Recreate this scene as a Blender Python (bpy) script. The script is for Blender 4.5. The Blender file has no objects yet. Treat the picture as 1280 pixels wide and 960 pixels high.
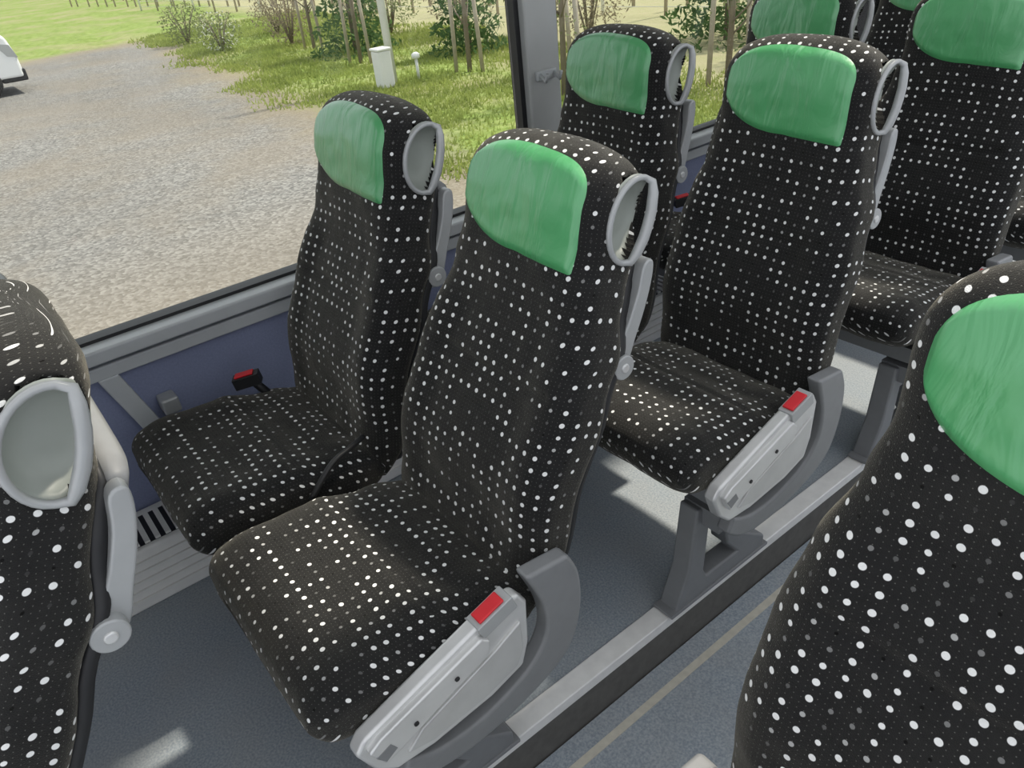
import bpy, bmesh, math, random
from mathutils import Vector, Matrix, noise
random.seed(7)
sc = bpy.context.scene
COL = sc.collection
sc.view_settings.view_transform = 'Standard'

# ---------------------------------------------------------------- node helpers
def new_mat(name):
    m = bpy.data.materials.new(name); m.use_nodes = True
    nt = m.node_tree
    b = nt.nodes['Principled BSDF']
    return m, nt, b
def setv(b, **k):
    names = dict(color='Base Color', rough='Roughness', metal='Metallic', spec='Specular IOR Level',
                 sheen='Sheen Weight', sheenr='Sheen Roughness', coat='Coat Weight')
    for a, v in k.items():
        if a == 'color' and len(v) == 3: v = (*v, 1)
        b.inputs[names[a]].default_value = v
def N(nt, t, **k):
    n = nt.nodes.new(t)
    for a, v in k.items(): setattr(n, a, v)
    return n
def M(nt, op, a, b=None, c=None):
    n = nt.nodes.new('ShaderNodeMath'); n.operation = op
    for i, v in enumerate((a, b, c)):
        if v is None: continue
        if isinstance(v, (int, float)): n.inputs[i].default_value = v
        else: nt.links.new(v, n.inputs[i])
    return n.outputs[0]
def MIX(nt, f, a, b):
    n = nt.nodes.new('ShaderNodeMix'); n.data_type = 'RGBA'
    for i, v in ((0, f), (6, a), (7, b)):
        if isinstance(v, (int, float)): n.inputs[i].default_value = v
        elif isinstance(v, tuple): n.inputs[i].default_value = (*v, 1) if len(v) == 3 else v
        else: nt.links.new(v, n.inputs[i])
    return n.outputs[2]
def NOISE(nt, scale, detail=3, vec=None, rough=.5):
    n = N(nt, 'ShaderNodeTexNoise'); n.inputs['Scale'].default_value = scale
    n.inputs['Detail'].default_value = detail; n.inputs['Roughness'].default_value = rough
    if vec is not None: nt.links.new(vec, n.inputs['Vector'])
    return n.outputs[0]
def RAMP(nt, f, stops, interp='LINEAR'):
    n = N(nt, 'ShaderNodeValToRGB'); cr = n.color_ramp; cr.interpolation = interp
    while len(cr.elements) < len(stops): cr.elements.new(.5)
    for e, (p, c) in zip(cr.elements, stops):
        e.position = p; e.color = (*c, 1) if isinstance(c, tuple) else (c, c, c, 1)
    nt.links.new(f, n.inputs[0]); return n.outputs[0]
def BUMP(nt, b, h, strength=.3, dist=.01):
    n = N(nt, 'ShaderNodeBump'); n.inputs['Strength'].default_value = strength
    n.inputs['Distance'].default_value = dist
    nt.links.new(h, n.inputs['Height']); nt.links.new(n.outputs[0], b.inputs['Normal'])
def OBJC(nt): return N(nt, 'ShaderNodeTexCoord').outputs['Object']
def GEOP(nt): return N(nt, 'ShaderNodeNewGeometry').outputs['Position']

# ---------------------------------------------------------------- materials
def mat_fabric():
    m, nt, b = new_mat('dotted_velour')
    uv = N(nt, 'ShaderNodeTexCoord').outputs['UV']
    sep = N(nt, 'ShaderNodeSeparateXYZ'); nt.links.new(uv, sep.inputs[0])
    U, V = sep.outputs[0], sep.outputs[1]
    def layer(su, sv, off=0.0):
        pu = M(nt, 'ADD', M(nt, 'DIVIDE', U, su), 100.5 + off); pv = M(nt, 'ADD', M(nt, 'DIVIDE', V, sv), 100.3 + off)
        fu = M(nt, 'SUBTRACT', M(nt, 'FRACT', pu), .5); fv = M(nt, 'SUBTRACT', M(nt, 'FRACT', pv), .5)
        fu = M(nt, 'MULTIPLY', fu, su); fv = M(nt, 'MULTIPLY', fv, sv)
        d = M(nt, 'SQRT', M(nt, 'ADD', M(nt, 'MULTIPLY', fu, fu), M(nt, 'MULTIPLY', fv, fv)))
        fU, fV = M(nt, 'FLOOR', pu), M(nt, 'FLOOR', pv)
        cb = N(nt, 'ShaderNodeCombineXYZ'); nt.links.new(fU, cb.inputs[0]); nt.links.new(fV, cb.inputs[1])
        wn = N(nt, 'ShaderNodeTexWhiteNoise'); wn.noise_dimensions = '2D'; nt.links.new(cb.outputs[0], wn.inputs['Vector'])
        cs = N(nt, 'ShaderNodeCombineXYZ'); nt.links.new(M(nt, 'MULTIPLY', fU, .25), cs.inputs[0]); nt.links.new(fV, cs.inputs[1])
        return d, wn.outputs['Value'], cs.outputs[0]
    d, r, cell = layer(.0225, .0198)
    band = NOISE(nt, .62, 1, cell)
    r2 = M(nt, 'ADD', M(nt, 'MULTIPLY', r, .95), M(nt, 'MULTIPLY', M(nt, 'SUBTRACT', band, .48), 1.9))
    bright = RAMP(nt, r2, [(0, .0), (.08, .04), (.19, .10), (.32, .20), (.45, .42), (.58, .85)], 'CONSTANT')
    rad = M(nt, 'ADD', .0021, M(nt, 'MULTIPLY', M(nt, 'MINIMUM', M(nt, 'MAXIMUM', r2, 0), 1), .0021))
    inside = M(nt, 'MULTIPLY', M(nt, 'SUBTRACT', rad, d), 1800)
    inside = M(nt, 'MINIMUM', M(nt, 'MAXIMUM', inside, 0), 1)
    d2, _, _ = layer(.0075, .0066)
    ins2 = M(nt, 'MINIMUM', M(nt, 'MAXIMUM', M(nt, 'MULTIPLY', M(nt, 'SUBTRACT', .00075, d2), 2500), 0), 1)
    base = MIX(nt, NOISE(nt, 60, 2, uv), (.009, .009, .0095), (.018, .018, .018))
    worn = RAMP(nt, NOISE(nt, 5, 4, uv, .6), [(.50, .0), (.78, .40)])
    base = MIX(nt, worn, base, (.038, .037, .033))
    base = MIX(nt, M(nt, 'MULTIPLY', ins2, .6), base, (.20, .20, .18))
    base = MIX(nt, inside, base, MIX(nt, bright, (.0, .0, .0), (1, 1, .98)))
    nt.links.new(base, b.inputs['Base Color'])
    setv(b, rough=.85, spec=.2, sheen=.26, sheenr=.42)
    b.inputs['Sheen Tint'].default_value = (1, .94, .78, 1)
    h = M(nt, 'ADD', M(nt, 'MULTIPLY', NOISE(nt, 700, 3, uv), .18), M(nt, 'MULTIPLY', NOISE(nt, 9, 3, uv), 1.0))
    BUMP(nt, b, h, .5, .014)
    return m
def mat_simple(name, color, rough=.5, metal=0, spec=.5, nscale=None, var=.15, bump=0, coat=0):
    m, nt, b = new_mat(name); setv(b, color=color, rough=rough, metal=metal, spec=spec, coat=coat)
    n = NOISE(nt, nscale or 30, 4, OBJC(nt))
    lo = tuple(x*(1-var) for x in color); hi = tuple(min(1, x*(1+var)) for x in color)
    nt.links.new(MIX(nt, n, lo, hi), b.inputs['Base Color'])
    if bump: BUMP(nt, b, n, bump, .004)
    return m
FAB = mat_fabric()
GREEN = mat_simple('green_leatherette', (.070, .36, .125), .36, spec=.9, nscale=9, var=.10, bump=0, coat=.45)
nt = GREEN.node_tree; b = nt.nodes['Principled BSDF']; b.inputs['Coat Roughness'].default_value = .30
vo = N(nt, 'ShaderNodeTexNoise'); vo.inputs['Scale'].default_value = 11; vo.inputs['Distortion'].default_value = 1.0; vo.inputs['Detail'].default_value = 4
mp = N(nt, 'ShaderNodeMapping'); mp.inputs['Scale'].default_value = (1.8, 1, .6)
nt.links.new(OBJC(nt), mp.inputs[0]); nt.links.new(mp.outputs[0], vo.inputs['Vector']); BUMP(nt, b, vo.outputs[0], .6, .012)
PLGREY = mat_simple('light_grey_plastic', (.40, .41, .41), .34, nscale=40, var=.08, metal=.15)
TRAY = mat_simple('tray_grey_plastic', (.24, .245, .25), .45, nscale=40, var=.08)
DISH = mat_simple('grey_green_plastic', (.34, .365, .33), .4, nscale=40, var=.06)
FRAME = mat_simple('frame_grey_paint', (.21, .215, .22), .36, nscale=40, var=.1)
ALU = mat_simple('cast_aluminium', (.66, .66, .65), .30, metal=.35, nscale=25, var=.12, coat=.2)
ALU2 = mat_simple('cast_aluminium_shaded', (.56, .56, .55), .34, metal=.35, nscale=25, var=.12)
BLACK = mat_simple('black_plastic', (.015, .015, .016), .5)
RED = mat_simple('red_plastic', (.65, .02, .03), .35)
RAIL = mat_simple('worn_aluminium_rail', (.86, .85, .82), .42, metal=.05, nscale=35, var=.14)
STEP = mat_simple('dark_step_edge', (.12, .115, .105), .8, nscale=50, var=.3)
STRIP = mat_simple('aisle_marking_strip', (.58, .55, .46), .6, nscale=60, var=.2)
WALLB = mat_simple('blue_wall_fabric', (.25, .28, .42), .9, nscale=200, var=.2, bump=.1)
TRIM = mat_simple('grey_trim', (.56, .58, .59), .42, nscale=20, var=.06)
PILL = mat_simple('pillar_grey', (.46, .47, .46), .5, nscale=20, var=.06)
HEAT = mat_simple('heater_cover_cream', (.88, .87, .83), .45, nscale=30, var=.08)
WHITE = mat_simple('white_panel', (.75, .75, .74), .4, var=.04)
def mat_floor():
    m, nt, b = new_mat('speckled_blue_grey_vinyl')
    p = GEOP(nt)
    a = NOISE(nt, 220, 3, p); c = NOISE(nt, 7, 4, p)
    col = RAMP(nt, a, [(.3, (.23, .27, .31)), (.5, (.32, .365, .405)), (.72, (.44, .475, .50))])
    dirt = RAMP(nt, c, [(.35, .0), (.75, .35)])
    nt.links.new(MIX(nt, dirt, col, (.38, .37, .35)), b.inputs['Base Color'])
    setv(b, rough=.38, spec=.4); return m
FLOOR = mat_floor()
def mat_gravel():
    m, nt, b = new_mat('gravel_and_verge')
    p = GEOP(nt)
    sep = N(nt, 'ShaderNodeSeparateXYZ'); nt.links.new(p, sep.inputs[0])
    vor = N(nt, 'ShaderNodeTexVoronoi'); vor.inputs['Scale'].default_value = 28; nt.links.new(p, vor.inputs['Vector'])
    bw = N(nt, 'ShaderNodeRGBToBW'); nt.links.new(vor.outputs['Color'], bw.inputs[0])
    stones = RAMP(nt, bw.outputs[0], [(.15, (.15, .145, .14)), (.5, (.225, .215, .207)), (.88, (.33, .32, .305))])
    patch = RAMP(nt, NOISE(nt, .45, 6, p, .6), [(.45, 0.0), (.65, 1.0)])
    near = M(nt, 'MINIMUM', M(nt, 'MAXIMUM', M(nt, 'MULTIPLY', M(nt, 'ADD', sep.outputs[0], 9.0), .35), 0), 1)
    stones = MIX(nt, M(nt, 'MAXIMUM', M(nt, 'MULTIPLY', patch, .35), M(nt, 'MULTIPLY', near, .55)), stones, (.31, .255, .19))
    dark = RAMP(nt, NOISE(nt, .22, 4, p, .6), [(.42, .0), (.62, .30)])
    stones = MIX(nt, dark, stones, (.14, .13, .12))
    yy = M(nt, 'SUBTRACT', M(nt, 'ADD', sep.outputs[1], M(nt, 'MULTIPLY', sep.outputs[0], .114)), 4.0)
    edge = M(nt, 'ADD', yy, M(nt, 'MULTIPLY', M(nt, 'SUBTRACT', NOISE(nt, .7, 7, p, .7), .5), 2.6))
    far = M(nt, 'SUBTRACT', M(nt, 'MULTIPLY', sep.outputs[0], -1), 31)
    gm = M(nt, 'MAXIMUM', edge, M(nt, 'ADD', far, M(nt, 'MULTIPLY', NOISE(nt, .3, 3, p), 2)))
    gmask = M(nt, 'MINIMUM', M(nt, 'MAXIMUM', M(nt, 'MULTIPLY', gm, .9), 0), 1)
    dirtm = M(nt, 'MINIMUM', M(nt, 'MAXIMUM', M(nt, 'ADD', M(nt, 'MULTIPLY', gm, .9), .9), 0), 1)
    grass = RAMP(nt, NOISE(nt, 5, 8, p, .75), [(.3, (.10, .14, .035)), (.5, (.21, .28, .07)), (.7, (.38, .43, .17))])
    gp = RAMP(nt, NOISE(nt, .5, 5, p, .6), [(.45, .0), (.66, .75)])
    grass = MIX(nt, gp, grass, (.34, .30, .18))
    dry = MIX(nt, NOISE(nt, 3, 6, p), (.42, .37, .25), (.31, .32, .16))
    fieldm = M(nt, 'MINIMUM', M(nt, 'MAXIMUM', M(nt, 'MULTIPLY', M(nt, 'SUBTRACT', M(nt, 'ADD', sep.outputs[1], M(nt, 'MULTIPLY', sep.outputs[0], .14)), 7.5), .8), 0), 1)
    grass = MIX(nt, fieldm, grass, dry)
    c1 = MIX(nt, M(nt, 'MULTIPLY', dirtm, .6), stones, (.28, .23, .15))
    c2 = MIX(nt, gmask, c1, grass)
    nt.links.new(c2, b.inputs['Base Color']); setv(b, rough=.95, spec=.1)
    BUMP(nt, b, vor.outputs['Distance'], .25, .03); return m
def mat_leaf(name, c1, c2):
    m, nt, b = new_mat(name)
    nt.links.new(MIX(nt, RAMP(nt, NOISE(nt, 1.3, 6, GEOP(nt), .75), [(.35, 0.), (.65, 1.)]), c1, c2), b.inputs['Base Color']); setv(b, rough=.7, spec=.15)
    tr = N(nt, 'ShaderNodeBsdfTranslucent'); tr.inputs[0].default_value = (*c2, 1)
    mx = N(nt, 'ShaderNodeMixShader'); mx.inputs[0].default_value = .4
    out = nt.nodes['Material Output']
    nt.links.new(b.outputs[0], mx.inputs[1]); nt.links.new(tr.outputs[0], mx.inputs[2]); nt.links.new(mx.outputs[0], out.inputs[0])
    return m
def mat_glass():
    m, nt, b = new_mat('window_glass')
    tr = N(nt, 'ShaderNodeBsdfTransparent'); tr.inputs[0].default_value = (.93, .95, .94, 1)
    gl = N(nt, 'ShaderNodeBsdfGlossy'); gl.inputs['Roughness'].default_value = .02
    fr = N(nt, 'ShaderNodeFresnel'); fr.inputs[0].default_value = 1.2
    mx = N(nt, 'ShaderNodeMixShader'); nt.links.new(fr.outputs[0], mx.inputs[0])
    nt.links.new(tr.outputs[0], mx.inputs[1]); nt.links.new(gl.outputs[0], mx.inputs[2])
    nt.links.new(mx.outputs[0], nt.nodes['Material Output'].inputs[0]); return m
GLASS = mat_glass(); GRAVEL = mat_gravel()

# ---------------------------------------------------------------- mesh helpers
def obj(name, me, mat=None, parent=None, smooth=False, bevel=0, seg=3):
    o = bpy.data.objects.new(name, me); COL.objects.link(o)
    if mat and not me.materials: me.materials.append(mat)
    if smooth:
        for p in me.polygons: p.use_smooth = True
    if bevel:
        md = o.modifiers.new('bevel', 'BEVEL'); md.width = bevel; md.segments = seg; md.limit_method = 'ANGLE'; md.angle_limit = .6
        for p in me.polygons: p.use_smooth = True
        md.harden_normals = True
    if parent: o.parent = parent
    return o
def empty(name, loc=(0, 0, 0), parent=None, rot=(0, 0, 0)):
    e = bpy.data.objects.new(name, None); e.empty_display_size = .1; COL.objects.link(e)
    e.location = loc; e.rotation_euler = rot
    if parent: e.parent = parent
    return e
def boxes_mesh(name, bl):
    vs, fs = [], []
    for (x0, x1, y0, y1, z0, z1) in bl:
        k = len(vs)
        vs += [(x, y, z) for x in (x0, x1) for y in (y0, y1) for z in (z0, z1)]
        fs += [tuple(k+i for i in f) for f in ((0, 1, 3, 2), (4, 6, 7, 5), (0, 4, 5, 1), (2, 3, 7, 6), (0, 2, 6, 4), (1, 5, 7, 3))]
    me = bpy.data.meshes.new(name); me.from_pydata(vs, [], fs); me.update(); return me
def box(name, b, mat, parent=None, bevel=0):
    return obj(name, boxes_mesh(name, [b]), mat, parent, bevel=bevel)
def prism_mesh(name, poly, x0, x1, hole=None):
    bm = bmesh.new()
    def loop(pts, x): 
        vs = [bm.verts.new((x, p[0], p[1])) for p in pts]
        es = [bm.edges.new((vs[i], vs[(i+1) % len(vs)])) for i in range(len(vs))]
        return vs, es
    e0 = []
    loops = [poly] + ([hole] if hole else [])
    for l in loops: e0 += loop(l, x0)[1]
    r = bmesh.ops.triangle_fill(bm, use_beauty=True, use_dissolve=False, edges=e0)
    fs = [f for f in r['geom'] if isinstance(f, bmesh.types.BMFace)]
    ex = bmesh.ops.extrude_face_region(bm, geom=fs)
    vs = [v for v in ex['geom'] if isinstance(v, bmesh.types.BMVert)]
    bmesh.ops.translate(bm, verts=vs, vec=(x1-x0, 0, 0))
    bmesh.ops.recalc_face_normals(bm, faces=bm.faces)
    bmesh.ops.dissolve_limit(bm, angle_limit=.01, verts=bm.verts, edges=bm.edges)
    me = bpy.data.meshes.new(name); bm.to_mesh(me); bm.free(); return me
def smooth_poly(pts, n=6, closed=True):
    out = []; L = len(pts)
    for i in range(L if closed else L-1):
        p0, p1, p2, p3 = (Vector(pts[(i+k) % L] if closed else pts[max(0, min(L-1, i+k))]) for k in (-1, 0, 1, 2))
        for j in range(n):
            t = j/n
            out.append(tuple(.5*((2*p1)+(-p0+p2)*t+(2*p0-5*p1+4*p2-p3)*t*t+(-p0+3*p1-3*p2+p3)*t**3)))
    if not closed: out.append(tuple(pts[-1]))
    return out
def tube(name, pts, r, closed=False, seg=10):
    vs, fs = [], []; n = len(pts); P = [Vector(p) for p in pts]
    rr = r if isinstance(r, (list, tuple)) else [r]*n
    prev = None
    for i in range(n):
        a = P[(i-1) % n] if (closed or i > 0) else P[0]; c = P[(i+1) % n] if (closed or i < n-1) else P[-1]
        t = (c-a).normalized()
        if prev is None:
            prev = t.orthogonal().normalized()
        prev = (prev - t*prev.dot(t)).normalized(); q = t.cross(prev)
        for k in range(seg):
            an = 2*math.pi*k/seg
            vs.append(P[i] + (prev*math.cos(an)+q*math.sin(an))*rr[i])
    for i in range(n if closed else n-1):
        for k in range(seg):
            a = i*seg+k; b_ = i*seg+(k+1) % seg; c = ((i+1) % n)*seg+(k+1) % seg; d = ((i+1) % n)*seg+k
            fs.append((a, b_, c, d))
    if not closed:
        fs.append(tuple(range(seg))[::-1]); fs.append(tuple((n-1)*seg+k for k in range(seg)))
    me = bpy.data.meshes.new(name); me.from_pydata([tuple(v) for v in vs], [], fs); me.update()
    for p in me.polygons: p.use_smooth = True
    return me
def loft(name, rings, jc, caps=(True, True), post=None):
    n = len(rings); m = len(rings[0])
    vs = [p for r in rings for p in r]
    fs = []; uvs = []
    UA = []
    for r in rings:
        P = [Vector(p) for p in r]
        cum = [0]
        for j in range(m): cum.append(cum[-1]+(P[(j+1) % m]-P[j]).length)
        UA.append([c-cum[jc] for c in cum])
    VA = [[0]*m]
    for i in range(1, n):
        VA.append([VA[-1][j]+(Vector(rings[i][j])-Vector(rings[i-1][j])).length for j in range(m)])
    for i in range(n-1):
        for j in range(m):
            j2 = (j+1) % m
            fs.append((i*m+j, i*m+j2, (i+1)*m+j2, (i+1)*m+j))
            uvs += [(UA[i][j], VA[i][j]), (UA[i][j+1], VA[i][j2]), (UA[i+1][j+1], VA[i+1][j2]), (UA[i+1][j], VA[i+1][j])]
    if caps[0]:
        fs.append(tuple(range(m))[::-1]); uvs += [(UA[0][j], VA[0][j]) for j in range(m)][::-1]
    if caps[1]:
        fs.append(tuple((n-1)*m+j for j in range(m))); uvs += [(UA[-1][j], VA[-1][j]) for j in range(m)]
    if post: vs = [post(v) for v in vs]
    me = bpy.data.meshes.new(name); me.from_pydata(vs, [], fs)
    uvl = me.uv_layers.new(name='UVMap')
    for l, uv in zip(uvl.data, uvs): l.uv = uv
    bm = bmesh.new(); bm.from_mesh(me); bmesh.ops.recalc_face_normals(bm, faces=bm.faces); bm.to_mesh(me); bm.free()
    for p in me.polygons: p.use_smooth = True
    return me
def interp(x, tab):
    if x <= tab[0][0]: return tab[0][1]
    for (a, va), (b_, vb) in zip(tab, tab[1:]):
        if x <= b_:
            t = (x-a)/(b_-a); t = t*t*(3-2*t); return va+(vb-va)*t
    return tab[-1][1]
def spow(c, e): return math.copysign(abs(c)**e, c)
def wob(a, b_, amp=.0035, f=13): return amp*noise.noise(Vector((a*f, b_*f*.8, 3.7))) + amp*.4*noise.noise(Vector((a*f*2.3, b_*f*3, 9.1)))

# ---------------------------------------------------------------- seat meshes
LB = .705
WT = [(-.05, .19), (.02, .208), (.15, .216), (.28, .216), (.38, .203), (.47, .178), (.53, .166), (.60, .168), (.7, .168)]
TT = [(-.05, .075), (.05, .10), (.3, .105), (.45, .115), (.55, .128), (.7, .128)]
NT = [(-.05, .02), (.05, .006), (.18, -.014), (.32, -.002), (.42, .008), (.52, .0), (.62, -.012), (.7, -.008)]
HS, HR, HN, HF, HB = .606, .063, .074, .047, .018
def back_section(s):
    w = interp(s, WT); t = interp(s, TT); n0 = interp(s, NT)
    rw, rt = .105, .060
    if s > LB-rw: w *= max(0, 1-((s-(LB-rw))/rw)**2.7)**(1/2.7)
    tt = t
    if s > LB-rt: tt *= max(0, 1-((s-(LB-rt))/rt)**2.1)**(1/2.1)
    if s < .0:
        q = (-s)/.05; tt *= max(0.05, 1-q**2.5)**(1/2.5)
    return w, tt, n0+t/2
def head_fade(s): return interp(s, [(.0, .3), (.12, 1), (.36, 1), (.47, .15), (.7, 0)])
def back_pt(x, s, off=0):
    w, t, nc = back_section(s); e = 4.2
    q = min(1, abs(x)/max(w, 1e-4))
    n = nc-(t/2)*(1-q**e)**(1/e) - .012*head_fade(s)*interp(q, [(.45, 0), (.8, 1), (1, .3)])
    return Vector((x, n-off+wob(x, s), s))
def hq(n, s):
    dn = n-HN
    return math.hypot(dn/(HF if dn < 0 else HB+.02), (s-HS)/HR)
def carve(v):
    x, n, s = v
    n += wob(x, s)
    if x > .06 and hq(n, s) < .95: x = min(x, .118)
    return (x, n, s)
def make_back():
    rings = []
    ss = [-.05+i*.0078 for i in range(int((LB-.07+.05)/.0078)+1)]
    k = 20; s1 = ss[-1]
    for i in range(1, k+1):
        a = i/k*math.pi/2; ss.append(s1+(LB-.0002-s1)*math.sin(a))
    m = 128
    for s in ss:
        w, t, nc = back_section(s); w = max(w, .002); t = max(t, .001)
        ring = []
        for j in range(m):
            a = math.pi/2 + 2*math.pi*j/m
            a -= .12*math.sin(4*a)
            x = -w*spow(math.cos(a), 2/4.2); n = t/2*spow(math.sin(a), 2/4.2)
            q = min(1, abs(x)/w)
            if n < 0:
                n -= .012*head_fade(s)*interp(q, [(.45, 0), (.8, 1), (1, .3)])
                if q < .8: n += .005*math.exp(-((s-.315-.02*q*q)/.008)**2)
            ring.append((x, nc+n, s))
        rings.append(ring)
    return loft('backrest', rings, m//2, post=carve)
def make_cover():
    nx, ns = 44, 24; vs = []; fs = []; hw = .141; cx = -.003
    for i in range(nx+1):
        p = -1+2*i/nx
        p = math.sin(p*math.pi/2)
        if p < 0:
            top = .598+.083*(1-abs(p)**2.7)**(1/2.7); bot = .598-.083*(1-abs(p)**2.1)**(1/2.1)
        else:
            top = .598+.083*(1-abs(p)**4)**(1/4)*(1-.10*p); bot = .515-.006*p
        for j in range(ns+1):
            q = j/ns; s = bot+(top-bot)*q
            x = cx+hw*p
            w, t, nc = back_section(s)
            x = max(-w*.97, min(w*.97, x))
            ed = min(q*(top-bot), (1-q)*(top-bot), hw*(1-abs(p)))
            off = -.001+.0080*min(1, ed/.009)
            vs.append(tuple(back_pt(x, s, off)))
    for i in range(nx):
        for j in range(ns):
            a = i*(ns+1)+j; fs.append((a, a+ns+1, a+ns+2, a+1))
    me = bpy.data.meshes.new('headrest_cover'); me.from_pydata(vs, [], fs); me.update()
    for p in me.polygons: p.use_smooth = True
    return me
CY0, CY1 = .097, .50
def make_cushion():
    rings = []; m = 96
    L = CY1-CY0; ys = []
    for i in range(13): ys.append(CY0+.045*(1-math.cos(i/12*math.pi/2)))
    for i in range(1, 40): ys.append(CY0+.045+(L-.075)*i/39)
    for i in range(1, 9): ys.append(CY1-.03+.03*math.sin(i/8*math.pi/2))
    for y in ys:
        w = interp(y, [(.09, .221), (.25, .224), (.42, .218), (.5, .20)])
        zt = interp(y, [(.09, .450), (.17, .464), (.3, .454), (.4, .430), (.5, .41)])
        zb = interp(y, [(.09, .362), (.2, .332), (.5, .315)])
        h = 1; ww = 1
        if y < CY0+.045:
            q = 1-(y-CY0)/.045; h = max(0, 1-q**2.8)**(1/2.8); ww = 1-.10*q**2.5
            if h < .03: h = .03
        if y > CY1-.03:
            q = (y-CY1+.03)/.03; h = max(.03, max(0, 1-q**2.2)**(1/2.2))
        zc = (zt+zb)/2; hh = (zt-zb)/2*h; w *= ww
        ring = []
        for j in range(m):
            a = -math.pi/2 + 2*math.pi*j/m
            x = w*spow(math.cos(a), 2/5); z = hh*spow(math.sin(a), 2/4.2)
            q = abs(x)/w
            if z > 0: z += (.004*interp(q, [(.4, 0), (.8, 1), (1, .2)]) - .005*math.exp(-((y-.325)/.007)**2)*(q < .8) - .008*math.exp(-((y-.26)/.09)**2)*(1-q*q))*h
            ring.append((x, y, zc+z))
        rings.append(ring)
    def post(v): return (v[0]+wob(v[1], v[2], .003), v[1]+wob(v[0], v[2], .004), v[2]+wob(v[0], v[1], .006, 11))
    return loft('seat_cushion', rings, m//2, post=post)
ME = {}
ME['back'] = make_back(); ME['cover'] = make_cover(); ME['cushion'] = make_cushion()
def make_tray():
    rings = []
    for i in range(29):
        q = i/28; s = .375+.190*q
        w = .160-.010*q - (.03 if i in (0, 28) else (.008 if i in (1, 27) else 0))
        nb = interp(s, [(.37, .120), (.5, .134), (.62, .136)])
        t = .034 if 0 < i < 28 else .018
        ring = []
        for j in range(36):
            a = math.pi/2+2*math.pi*j/36
            ring.append((-w*spow(math.cos(a), .4), nb+t/2*spow(math.sin(a), .5), s))
        rings.append(ring)
    return loft('tray_table', rings, 18)
ME['tray'] = make_tray()
def make_shell():
    rings = []
    for i in range(30):
        q = i/29; s = -.04+.60*q; w0 = interp(s, WT)*.93; t0 = interp(s, TT); n0 = interp(s, NT)
        nb = n0+t0-.006; t = .03
        if i in (0, 29): w0 *= .9; t = .01
        ring = []
        for j in range(36):
            a = math.pi/2+2*math.pi*j/36
            ring.append((-w0*spow(math.cos(a), .4), nb+t/2*spow(math.sin(a), .5), s))
        rings.append(ring)
    return loft('back_shell', rings, 18)
ME['shell'] = make_shell()
arm_poly = smooth_poly([(.120, .545), (.136, .555), (.146, .53), (.150, .48), (.148, .43), (.146, .385), (.130, .358), (.106, .362), (.098, .385), (.108, .405), (.120, .44), (.124, .50)], 4)
ME['arm'] = prism_mesh('tray_arm', arm_poly, .150, .174)
ME['piv'] = prism_mesh('tray_pivot', [(.122+.021*math.cos(a*.2618), .384+.021*math.sin(a*.2618)) for a in range(24)], .170, .190)
ME['piv2'] = prism_mesh('tray_pivot_cap', [(.122+.008*math.cos(a*.5236), .384+.008*math.sin(a*.5236)) for a in range(12)], .187, .193)
def make_handle():
    front = []
    for i in range(17):
        a = math.pi/2+math.pi*i/16
        front.append((.168, HN+HF*math.cos(a), HS+HR*math.sin(a)))
    n1 = HN+HB
    loop = front + [(.171, HN+.014, HS-.060), (.175, n1, HS-.045), (.177, n1+.004, HS-.02), (.177, n1+.005, HS), (.177, n1+.004, HS+.02), (.175, n1, HS+.045), (.171, HN+.014, HS+.060)]
    return tube('grab_handle', loop, [.0046]*17+[.0062, .0078, .0082, .0082, .0082, .0078, .0062], True, 12)
def make_dish():
    vs = [(.128, HN, HS)]; fs = []; nr = 12; m = 40
    for r in range(1, nr+1):
        q = r/nr
        for j in range(m):
            a = 2*math.pi*j/m
            y = HN+(HF if math.cos(a) < 0 else HB+.020)*math.cos(a)*q; z = HS+HR*math.sin(a)*q
            dx = .041*q**5 if math.cos(a) < .2 else .041*q**5*max(.15, 1-(math.cos(a)-.2)*1.1)
            vs.append((.128+dx, y, z))
    for j in range(m): fs.append((0, 1+j, 1+(j+1) % m))
    for r in range(nr-1):
        for j in range(m): fs.append((1+r*m+j, 1+(r+1)*m+j, 1+(r+1)*m+(j+1) % m, 1+r*m+(j+1) % m))
    k = len(vs)
    for j in range(m):
        a = 2*math.pi*j/m; v = vs[1+(nr-1)*m+j]
        vs.append((v[0]-.010, HN+(v[1]-HN)*1.06, HS+(v[2]-HS)*1.06))
    for j in range(m): fs.append((1+(nr-1)*m+j, k+j, k+(j+1) % m, 1+(nr-1)*m+(j+1) % m))
    me = bpy.data.meshes.new('handle_recess'); me.from_pydata(vs, [], fs); me.update()
    for p in me.polygons: p.use_smooth = True
    return me
ME['handle'] = make_handle(); ME['dish'] = make_dish()
side_poly = [(.135, .372), (.15, .392), (.25, .425), (.385, .468), (.43, .470), (.445, .445), (.44, .36), (.425, .315), (.36, .295), (.25, .285), (.185, .290), (.155, .32)]
ME['side'] = prism_mesh('side_cover', side_poly, .226, .254)
slot_poly = [(.150, .376), (.17, .390), (.35, .446), (.365, .432), (.36, .405), (.30, .385), (.20, .345), (.17, .335)]
ME['slot'] = prism_mesh('side_cover_lever', slot_poly, .250, .266)
pan_poly = [(.235, .343), (.375, .395), (.425, .42), (.425, .36), (.41, .33), (.35, .312), (.25, .303), (.205, .315)]
ME['pan'] = prism_mesh('side_cover_panel', pan_poly, .250, .259)
ME['label'] = prism_mesh('seat_number_plate', [(.158, .362), (.182, .371), (.190, .355), (.170, .343)], .265, .2668)
outer = smooth_poly([(.535, .475), (.555, .42), (.553, .34), (.52, .265), (.44, .225), (.33, .205), (.24, .215), (.19, .25)], 5, False)
inner = smooth_poly([(.205, .285), (.26, .258), (.34, .255), (.43, .285), (.475, .335), (.478, .40), (.45, .485)], 5, False)
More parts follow.
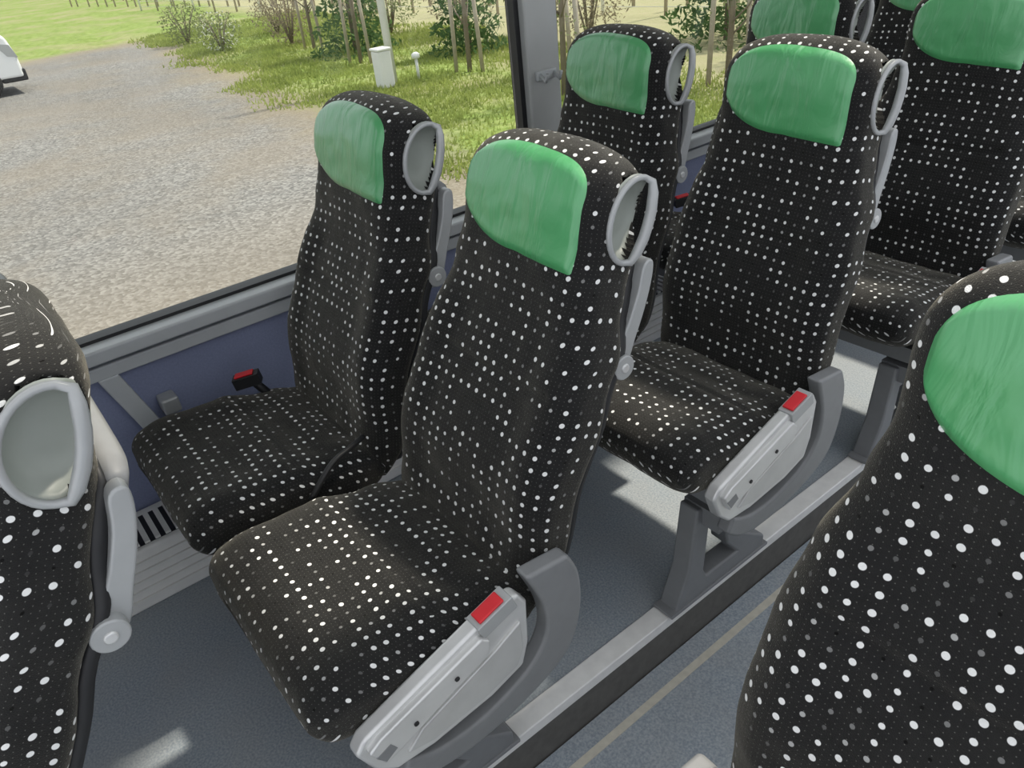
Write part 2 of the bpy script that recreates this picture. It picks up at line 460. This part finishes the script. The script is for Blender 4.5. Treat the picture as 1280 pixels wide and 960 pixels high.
ME['arch'] = prism_mesh('frame_arch', outer+inner, .218, .250)
leg_out = [(.185, .26), (.165, .10), (.135, .03), (.125, .0), (.43, .0), (.43, .035), (.335, .105), (.325, .21), (.26, .24)]
leg_hole = [(.225, .19), (.215, .075), (.225, .05), (.33, .05), (.29, .10), (.275, .19)]
ME['leg'] = prism_mesh('seat_leg', [(y, z+.009) for y, z in leg_out], .130, .178, [(y, z+.009) for y, z in leg_hole])
ME['foot'] = boxes_mesh('leg_foot', [(.128, .182, .11, .44, .009, .018)])
ME['base'] = boxes_mesh('seat_frame', [(-.19, .22, .20, .245, .285, .325), (-.19, .22, .42, .46, .285, .325), (-.20, -.16, .16, .47, .285, .33), (.13, .22, .2, .33, .225, .27)])
ME['gap_shade'] = boxes_mesh('gap_shade_plate', [(-.31, -.19, .13, .56, .268, .284)])  # plate added under the seat gap to stop a sun streak on the floor
ME['buckle'] = boxes_mesh('buckle_body', [(-.016, .016, -.034, .034, -.022, .006)])
ME['buckle_red'] = boxes_mesh('buckle_button', [(-.012, .012, -.026, .022, .006, .0105)])
ME['bolts'] = prism_mesh('side_cover_bolts', [(.30+.004*math.cos(a*.5236), .405+.004*math.sin(a*.5236)) for a in range(12)], .262, .268)
ME['bolts2'] = prism_mesh('side_cover_bolts', [(.225+.004*math.cos(a*.5236), .375+.004*math.sin(a*.5236)) for a in range(12)], .262, .268)
ME['strap'] = tube('belt_strap', smooth_poly([(.19, .47, .45), (.21, .43, .453), (.225, .38, .448), (.234, .32, .40)], 5, False), .006)
def seat(cx, yoff, theta, side=1, leg=True, drop=0.0):
    e = empty('bus_passenger_seat', (cx, yoff, 0))
    obj('seat_cushion', ME['cushion'], FAB, e)
    pv = empty('backrest_pivot', (0, .46, .40), e, (-math.radians(theta), 0, 0))
    obj('backrest', ME['back'], FAB, pv); obj('headrest_cover', ME['cover'], GREEN, pv)
    obj('back_shell', ME['shell'], BLACK, pv); obj('tray_table', ME['tray'], TRAY, pv)
    for i, sx in ((1, 1), (2, -1)):
        for nm, mk, mm in (('tray_arm', 'arm', PLGREY), ('tray_pivot', 'piv', PLGREY), ('tray_pivot_cap', 'piv2', ALU)):
            a = obj('%s_%d' % (nm, i), ME[mk], mm, pv, bevel=.005 if mk == 'arm' else .003); a.scale = (sx, 1, 1)
    obj('grab_handle', ME['handle'], PLGREY, pv); obj('handle_recess', ME['dish'], DISH, pv)
    fb = obj('seat_frame', ME['base'], FRAME, e)
    if leg:
        fb.scale = (side, 1, 1)
        obj('gap_shade_plate', ME['gap_shade'], BLACK, e).scale = (side, 1, 1)
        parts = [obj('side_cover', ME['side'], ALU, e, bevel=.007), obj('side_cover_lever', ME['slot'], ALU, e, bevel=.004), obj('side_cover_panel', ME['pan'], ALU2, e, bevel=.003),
                  obj('frame_arch', ME['arch'], FRAME, e, bevel=.008), obj('seat_leg', ME['leg'], FRAME, e, bevel=.006),
                  obj('leg_foot', ME['foot'], FRAME, e, bevel=.002), obj('bolt_1', ME['bolts'], BLACK, e), obj('bolt_2', ME['bolts2'], BLACK, e),
                  obj('seat_number_plate', ME['label'], FRAME, e)]
        for p in parts:
            p.scale = (side, 1, 1)
            if not p.name.startswith(('seat_leg', 'leg_foot')): p.location = (0, -drop*.8, -drop)
        for nm, mt, mm in (('buckle_body', 'buckle', PLGREY), ('buckle_button', 'buckle_red', RED)):
            o = obj(nm, ME[mt], mm, e, bevel=.002); o.location = (side*.243, .385-drop*.8, .464-drop); o.rotation_euler = (.3, 0, 0)
    else:
        obj('wall_bracket', boxes_mesh('wall_bracket', [(-.330, -.18, .20, .24, .285, .325), (-.330, -.18, .42, .46, .285, .325)]), FRAME, e)
        for nm, mt, mm in (('buckle_body', 'buckle', BLACK), ('buckle_button', 'buckle_red', RED)):
            o = obj(nm, ME[mt+'_w'] if mt+'_w' in ME else ME.setdefault(mt+'_w', ME[mt].copy()), None, e, bevel=.002)
            o.data.materials.clear(); o.data.materials.append(mm)
            o.location = (-.185, .375, .478); o.rotation_euler = (.15, 0, -.5)
            o.scale = (.9, .9, 1)
        obj('buckle_stalk', tube('buckle_stalk', [(-.185, .385, .465), (-.187, .41, .42), (-.19, .43, .33)], .010), BLACK, e)
        obj('belt_strap', ME['strap'], BLACK, e)
    return e
P = .747
XA, XB = -1.415, -.918
seat(XB, 0, 23.4); seat(XA, 0, 19.5, leg=False)
seat(XB, P, 16); seat(XA, P, 15.5, leg=False)
seat(XB, 2*P, 15.5); seat(XA, 2*P, 15.5, leg=False)
seat(XB, 3*P, 15.5); seat(XA, 3*P, 15.5, leg=False)
seat(XB, -P-.012, 21); seat(XA, -P-.02, 20, leg=False)
seat(-.098, -.035, 17, side=-1, drop=.05)
seat(-.098, P, 17, side=-1, drop=.05)

# ---------------------------------------------------------------- bus shell
WX = -1.76; ZA = -.12; Y0, Y1 = -1.6, 6.0
box('floor', (WX, -.79, Y0, Y1, -.12, 0), FLOOR)
box('floor_aisle', (-.745, .8, Y0, Y1, -.16, ZA), FLOOR)
box('trim_rail', (-.79, -.745, Y0, Y1, -.02, .008), RAIL, bevel=.003)
box('trim_step', (-.789, -.749, Y0, Y1, -.16, -.0201), STEP)
box('trim_aisle_strip', (-.70, -.683, Y0, Y1, ZA, ZA+.002), STRIP)
box('floor_far_side', (-.285, .8, Y0, Y1, ZA+.001, 0), FLOOR)
box('wall_left', (WX-.06, WX, Y0, Y1, -.12, .575), WALLB)
box('trim_sill', (WX-.06, WX+.035, Y0, Y1, .572, .606), TRIM, bevel=.006)
box('trim_sill_lower', (WX, WX+.018, Y0, Y1, .528, .560), TRIM, bevel=.004)
box('trim_window_rubber', (WX-.05, WX-.01, Y0, Y1, .606, .614), BLACK)
box('wall_left_header', (WX-.06, WX, Y0, Y1, 1.50, 1.95), WHITE)
pil = empty('trim_window_pillar', (0, 0, 0))
for i, (a, b_) in enumerate(((1.385, 1.50), (3.3, 3.43), (-.75, -.62))):
    box('pillar_%d' % i, (WX-.03, WX+.02, a, b_, .60, 1.50), PILL, pil, bevel=.008)
    box('pillar_seal_%d' % i, (WX-.04, WX-.005, a-.016, a, .61, 1.50), BLACK, pil)
    box('pillar_seal_b%d' % i, (WX-.04, WX-.005, b_, b_+.016, .61, 1.50), BLACK, pil)
ck = empty('coat_hook')
box('hook_plate', (WX+.02, WX+.032, 1.405, 1.475, .915, .94), TRIM, ck, .003)
for k, yy in enumerate((1.415, 1.465)):
    obj('hook_%d' % k, tube('hook', [(WX+.03, yy, .93), (WX+.055, yy, .915), (WX+.062, yy, .935)], .005), TRIM, ck)
for i, (a, b_) in enumerate(((Y0, -.77), (-.60, 1.367), (1.518, 3.282), (3.45, Y1))):
    box('window_%d' % (i+1), (WX-.034, WX-.028, a, b_, .61, 1.51), GLASS)
tp = obj('trim_wall_post', prism_mesh('trim_wall_post', [(.10, .53), (.145, .53), (.205, .33), (.205, .18), (.165, .18), (.165, .32)], WX, WX+.02), TRIM, bevel=.004)
box('trim_wall_clip', (WX+.0, WX+.05, .20, .24, .40, .44), PLGREY, bevel=.006)
ht = empty('wall_heater')
box('heater_body', (WX, -1.60, Y0+.2, Y1-.1, .0, .165), HEAT, ht, .008)
sl = []
y = Y0+.3
while y < 4:
    sl.append((WX+.03, -1.615, y, y+.012, .166, .172)); y += .024
obj('heater_grille_bars', boxes_mesh('heater_grille_bars', sl), HEAT, ht)
box('heater_grille_opening', (WX+.03, -1.615, Y0+.3, 4.0, .160, .1665), BLACK, ht)
sl = [( -1.601, -1.594, Y0+.25, Y1-.2, z, z+.008) for z in (.03, .055, .08, .105, .13)]
obj('heater_ribs', boxes_mesh('heater_ribs', sl), HEAT, ht)
box('added_shade_rack', (WX+.01, -1.10, Y0, Y1, 1.52, 1.60), WHITE, bevel=.02)  # unseen rack, added and widened to keep sun off the window seats
box('ceiling_shade_slab', (-.70, -.30, Y0, Y1, 1.90, 1.95), WHITE)  # unseen slab, shaped to keep the aisle out of the sun
box('added_sun_block_beam', (-1.20, -.701, .78, 1.07, 1.90, 1.95), WHITE)  # beam added above the view to cut a sun patch on the floor
box('wall_right', (.80, .86, Y0, Y1, -.16, .60), WALLB)

# ---------------------------------------------------------------- outside
GZ = -1.35
me = bpy.data.meshes.new('ground'); me.from_pydata([(-140, -60, GZ), (-2.2, -60, GZ), (-2.2, 140, GZ), (-140, 140, GZ)], [], [(0, 1, 2, 3)])
GROUND = obj('ground', me, GRAVEL)
LEAF = mat_leaf('grass_blade', (.12, .16, .04), (.40, .46, .14))
def gnoise(x, y):
    return math.sin(x*.9+1.3*math.sin(y*.7))*.4+math.sin(x*2.3+y)*.25
vs, fs = [], []
for i in range(80000):
    x = -5.5-26*random.random()**1.3; yb = 4.3-.114*x+gnoise(x, 0)
    y = yb-.7+7.0*random.random()**1.1
    if y < yb and random.random() > ((y-yb+.7)/.7)**2: continue
    if noise.noise(Vector((x*.5, y*.5, 0))) < -.12 and random.random() < .7: continue
    h = random.uniform(.03, .12); a = random.uniform(0, 6.28); w = .010+.0006*abs(x)
    lx, ly = random.uniform(-.05, .05), random.uniform(-.05, .05)
    k = len(vs)
    vs += [(x-w*math.cos(a), y-w*math.sin(a), GZ), (x+w*math.cos(a), y+w*math.sin(a), GZ), (x+lx, y+ly, GZ+h)]
    fs.append((k, k+1, k+2))
me = bpy.data.meshes.new('grass'); me.from_pydata(vs, [], fs); obj('lawn_grass', me, LEAF, GROUND)
CON = mat_leaf('conifer_needles', (.035, .075, .025), (.12, .20, .07))
BUS = mat_leaf('shrub_leaves', (.09, .12, .045), (.25, .29, .12))
DRY = mat_leaf('dry_twigs', (.15, .12, .08), (.33, .28, .19))
BLO = mat_leaf('blossom', (.55, .55, .50), (.85, .85, .80))
BARK = mat_simple('bark', (.22, .18, .14), .9, nscale=8, var=.3)
WOOD = mat_simple('stake_wood', (.38, .33, .26), .85, nscale=8, var=.25)
METP = mat_simple('painted_pole', (.70, .70, .68), .5, var=.06)
def foliage(name, fn, n, size, mat, parent):
    vs, fs = [], []
    for i in range(n):
        c, sz = fn(); r = Matrix.Rotation(random.uniform(0, 6.28), 3, Vector((random.gauss(0, 1), random.gauss(0, 1), random.gauss(0, 1))).normalized())
        k = len(vs)
        for q in ((-1, 0, 0), (0, -.35, 0), (1, 0, 0), (0, .35, 0)): vs.append(tuple(c + r @ (Vector(q)*size*sz)))
        fs.append((k, k+1, k+2, k+3))
    me = bpy.data.meshes.new(name); me.from_pydata(vs, [], fs); return obj(name, me, mat, parent)
def conifer(x, y, h, r, n=3500):
    e = empty('conifer_tree', (x, y, GZ))
    obj('trunk', tube('trunk', [(0, 0, 0), (0, 0, h)], [.07, .015], seg=8), BARK, e)
    def fn():
        q = random.random()**1.4; z = .15+q*(h-.15); lay = .55+.45*abs(math.sin(z*7))
        rr = r*(1-q)*lay*random.random()**.4+.03; a = random.uniform(0, 6.28)
        return Vector((rr*math.cos(a), rr*math.sin(a), z-rr*.15)), random.uniform(.6, 1.3)
    foliage('needles', fn, n, .09, CON, e)
def shrub(x, y, r, h, mat, n=1200, name='shrub', blossoms=0):
    e = empty(name, (x, y, GZ))
    for i in range(7):
        a = i*.9; obj('stem_%d' % i, tube('stem', [(0, 0, 0), (r*.3*math.cos(a), r*.3*math.sin(a), h*.5), (r*.7*math.cos(a), r*.7*math.sin(a), h*.92)], [.025, .015, .006], seg=6), BARK, e)
    def fn():
        while True:
            v = Vector([random.uniform(-1, 1) for _ in range(3)])
            if .25 < v.length < 1: break
        return Vector((v.x*r, v.y*r, h*.5+v.z*h*.5)), random.uniform(.5, 1.2)
    foliage('leaves', fn, n, .055, mat, e)
    if blossoms: foliage('blossoms', fn, blossoms, .05, BLO, e)
def staked(x, y, h=3.2, name='young_tree'):
    e = empty(name, (x, y, GZ))
    obj('trunk', tube('trunk', [(0, 0, 0), (.03, .02, h*.5), (-.02, 0, h)], [.05, .04, .02], seg=8), BARK, e)
    for i, (dx, dy) in enumerate(((.3, .1), (-.25, -.15))):
        obj('stake_%d' % i, tube('stake', [(dx, dy, 0), (dx*.8, dy*.8, 1.9)], .04, seg=8), WOOD, e)
    for i in range(12):
        a = random.uniform(0, 6.28); z = random.uniform(.7, h*.95); l = random.uniform(.3, .6)
        obj('branch_%d' % i, tube('branch', [(0, 0, z), (l*.5*math.cos(a), l*.5*math.sin(a), z+.25), (l*math.cos(a), l*math.sin(a), z+.65)], [.018, .012, .005], seg=5), BARK, e)
    def fn():
        a = random.uniform(0, 6.28); q = random.random(); z = .9+q*(h-.7); rr = .6*random.random()
        return Vector((rr*math.cos(a), rr*math.sin(a), z)), random.uniform(.5, 1.1)
    foliage('leaves', fn, 260, .05, BUS, e)
shrub(-27, 7.9, .75, 1.2, BUS); shrub(-23.5, 7.75, .65, 1.1, BUS, 900, 'flowering_shrub', 260); shrub(-22.0, 9.2, .7, 1.6, DRY, 900)
shrub(-25.3, 10.2, .8, 1.3, DRY, 900); shrub(-18.0, 12.3, 1.0, 2.2, DRY, 1800); shrub(-13.4, 12.4, 1.0, 2.2, DRY, 1800); shrub(-8.4, 12.6, .8, 2.0, DRY, 1500)
shrub(-20.6, 11.6, 1.0, 2.0, BUS, 1800); shrub(-15.7, 13.0, .95, 2.3, BUS, 1800); shrub(-6.4, 13.6, .9, 2.0, BUS, 1500); shrub(-23.4, 12.2, 1.0, 1.8, DRY, 1500)
conifer(-18.6, 9.4, 3.6, 1.2, 2600); conifer(-15.4, 10.6, 3.4, 1.0, 2200); conifer(-10.6, 13.6, 4.2, 1.5)
staked(-13.3, 9.1); staked(-9.8, 8.5); staked(-16.9, 8.6); staked(-20.6, 9.2); staked(-11.6, 9.9); staked(-7.9, 10.2)
fe = empty('wire_fence', (0, 0, GZ))
pa, pb = Vector((-46, 11.6)), Vector((-2.5, 17.6)); n = 22
for i in range(n+1):
    p = pa.lerp(pb, i/n)
    obj('post_%d' % i, tube('post', [(p.x, p.y, 0), (p.x, p.y, 1.9)], .045, seg=8), WOOD if i % 3 else METP, fe)
for i, z in enumerate((.2, .45, .7, .95, 1.2, 1.5, 1.8)):
    obj('wire_%d' % i, tube('wire', [(pa.x, pa.y, z), (pb.x, pb.y, z)], .009, seg=5), METP, fe)
vw = empty('vineyard_stakes', (0, 0, GZ))
for r in range(4):
    for i in range(34):
        x = -60+i*1.45+random.uniform(-.3, .3); y = 13.8+r*2.6+(x+40)*.14
        obj('stake', tube('stake', [(x, y, 0), (x+random.uniform(-.15, .15), y, random.uniform(1.3, 1.8))], .05, seg=6), WOOD, vw)
pe = empty('sign_pole', (-13.9, 7.7, GZ))
obj('pole', tube('pole', [(0, 0, 0), (0, 0, 5)], .075, seg=16), METP, pe)
be = empty('waste_bin', (-13.65, 7.38, GZ))
obj('bin_body', boxes_mesh('bin_body', [(-.14, .14, -.14, .14, 0, .66)]), METP, be, bevel=.03)
obj('bin_lid', boxes_mesh('bin_lid', [(-.155, .155, -.155, .155, .66, .71)]), METP, be, bevel=.02)
ge = empty('garden_lamp', (-13.7, 8.15, GZ))
obj('lamp_post', tube('lamp_post', [(0, 0, 0), (0, 0, .38)], .03, seg=12), METP, ge)
obj('lamp_head', tube('lamp_head', [(0, 0, .38), (0, 0, .40), (0, 0, .47), (0, 0, .50)], [.03, .08, .08, .03], seg=16), WHITE, ge)
ve = empty('white_van', (-23.6, 2.62, GZ))
VW = mat_simple('van_paint', (.78, .79, .80), .25, coat=.5, var=.02)
DG = mat_simple('van_glass', (.02, .025, .03), .08)
poly = [(.02, .35), (0, .85), (-.10, 1.25), (-.45, 1.55), (-.95, 2.35), (-1.3, 2.60), (-5.2, 2.65), (-5.3, 2.1), (-5.3, .4)]
obj('body', prism_mesh('van_body', poly, -.95, .95), VW, ve, bevel=.08)
obj('windscreen', prism_mesh('ws', [(-.48, 1.62), (-.92, 2.33), (-.97, 2.29), (-.53, 1.57)], -.80, .80), DG, ve)
obj('side_window', prism_mesh('sw', [(-.8, 1.55), (-1.2, 2.2), (-2.2, 2.25), (-2.2, 1.55)], -.96, .96), DG, ve)
obj('headlight', prism_mesh('hl', [(.01, .80), (-.08, 1.08), (-.40, 1.16), (-.2, .84)], -.955, .955), PLGREY, ve)
obj('bumper', prism_mesh('bp', [(.06, .28), (.06, .55), (-.5, .55), (-.5, .28)], -.93, .93), BLACK, ve, bevel=.04)
for i, (xx, yy) in enumerate(((.82, -.85), (-.82, -.85), (.82, -4.3), (-.82, -4.3))):
    obj('tyre_%d' % i, tube('tyre', [(xx-.12, yy, .34), (xx-.1, yy, .34), (xx+.13, yy, .34), (xx+.15, yy, .34)], [.28, .34, .34, .28], seg=28), BLACK, ve)
    obj('hub_%d' % i, tube('hub', [(xx-.13, yy, .34), (xx+.16, yy, .34)], .19, seg=20), PLGREY, ve)

# ---------------------------------------------------------------- light
w = bpy.data.worlds.new('world'); sc.world = w; w.use_nodes = True
bg = w.node_tree.nodes['Background']; bg.inputs[0].default_value = (.92, .95, 1, 1); bg.inputs[1].default_value = 1.25
sun = bpy.data.lights.new('sun', 'SUN'); sun.energy = 4.6; sun.angle = .055; sun.color = (1, .92, .78)
so = bpy.data.objects.new('sun', sun); COL.objects.link(so)
so.rotation_euler = Vector((.06, .55, .85)).to_track_quat('Z', 'Y').to_euler()
so.location = (-5, 8, 10)

# ---------------------------------------------------------------- camera
cam = bpy.data.cameras.new('camera'); co = bpy.data.objects.new('camera', cam); COL.objects.link(co)
R = Vector((.6166, .7813, -.0960)).normalized(); F = Vector((-.6966, .4846, -.5294)).normalized()
R = (R-F*R.dot(F)).normalized(); U = R.cross(F).normalized()
mat = Matrix((R, U, -F)).transposed().to_4x4(); mat.translation = Vector((0, 0, 1.33))
co.matrix_world = mat
cam.sensor_width = 36; cam.lens = 950/1280*36; cam.clip_start = .02; cam.clip_end = 500
sc.camera = co
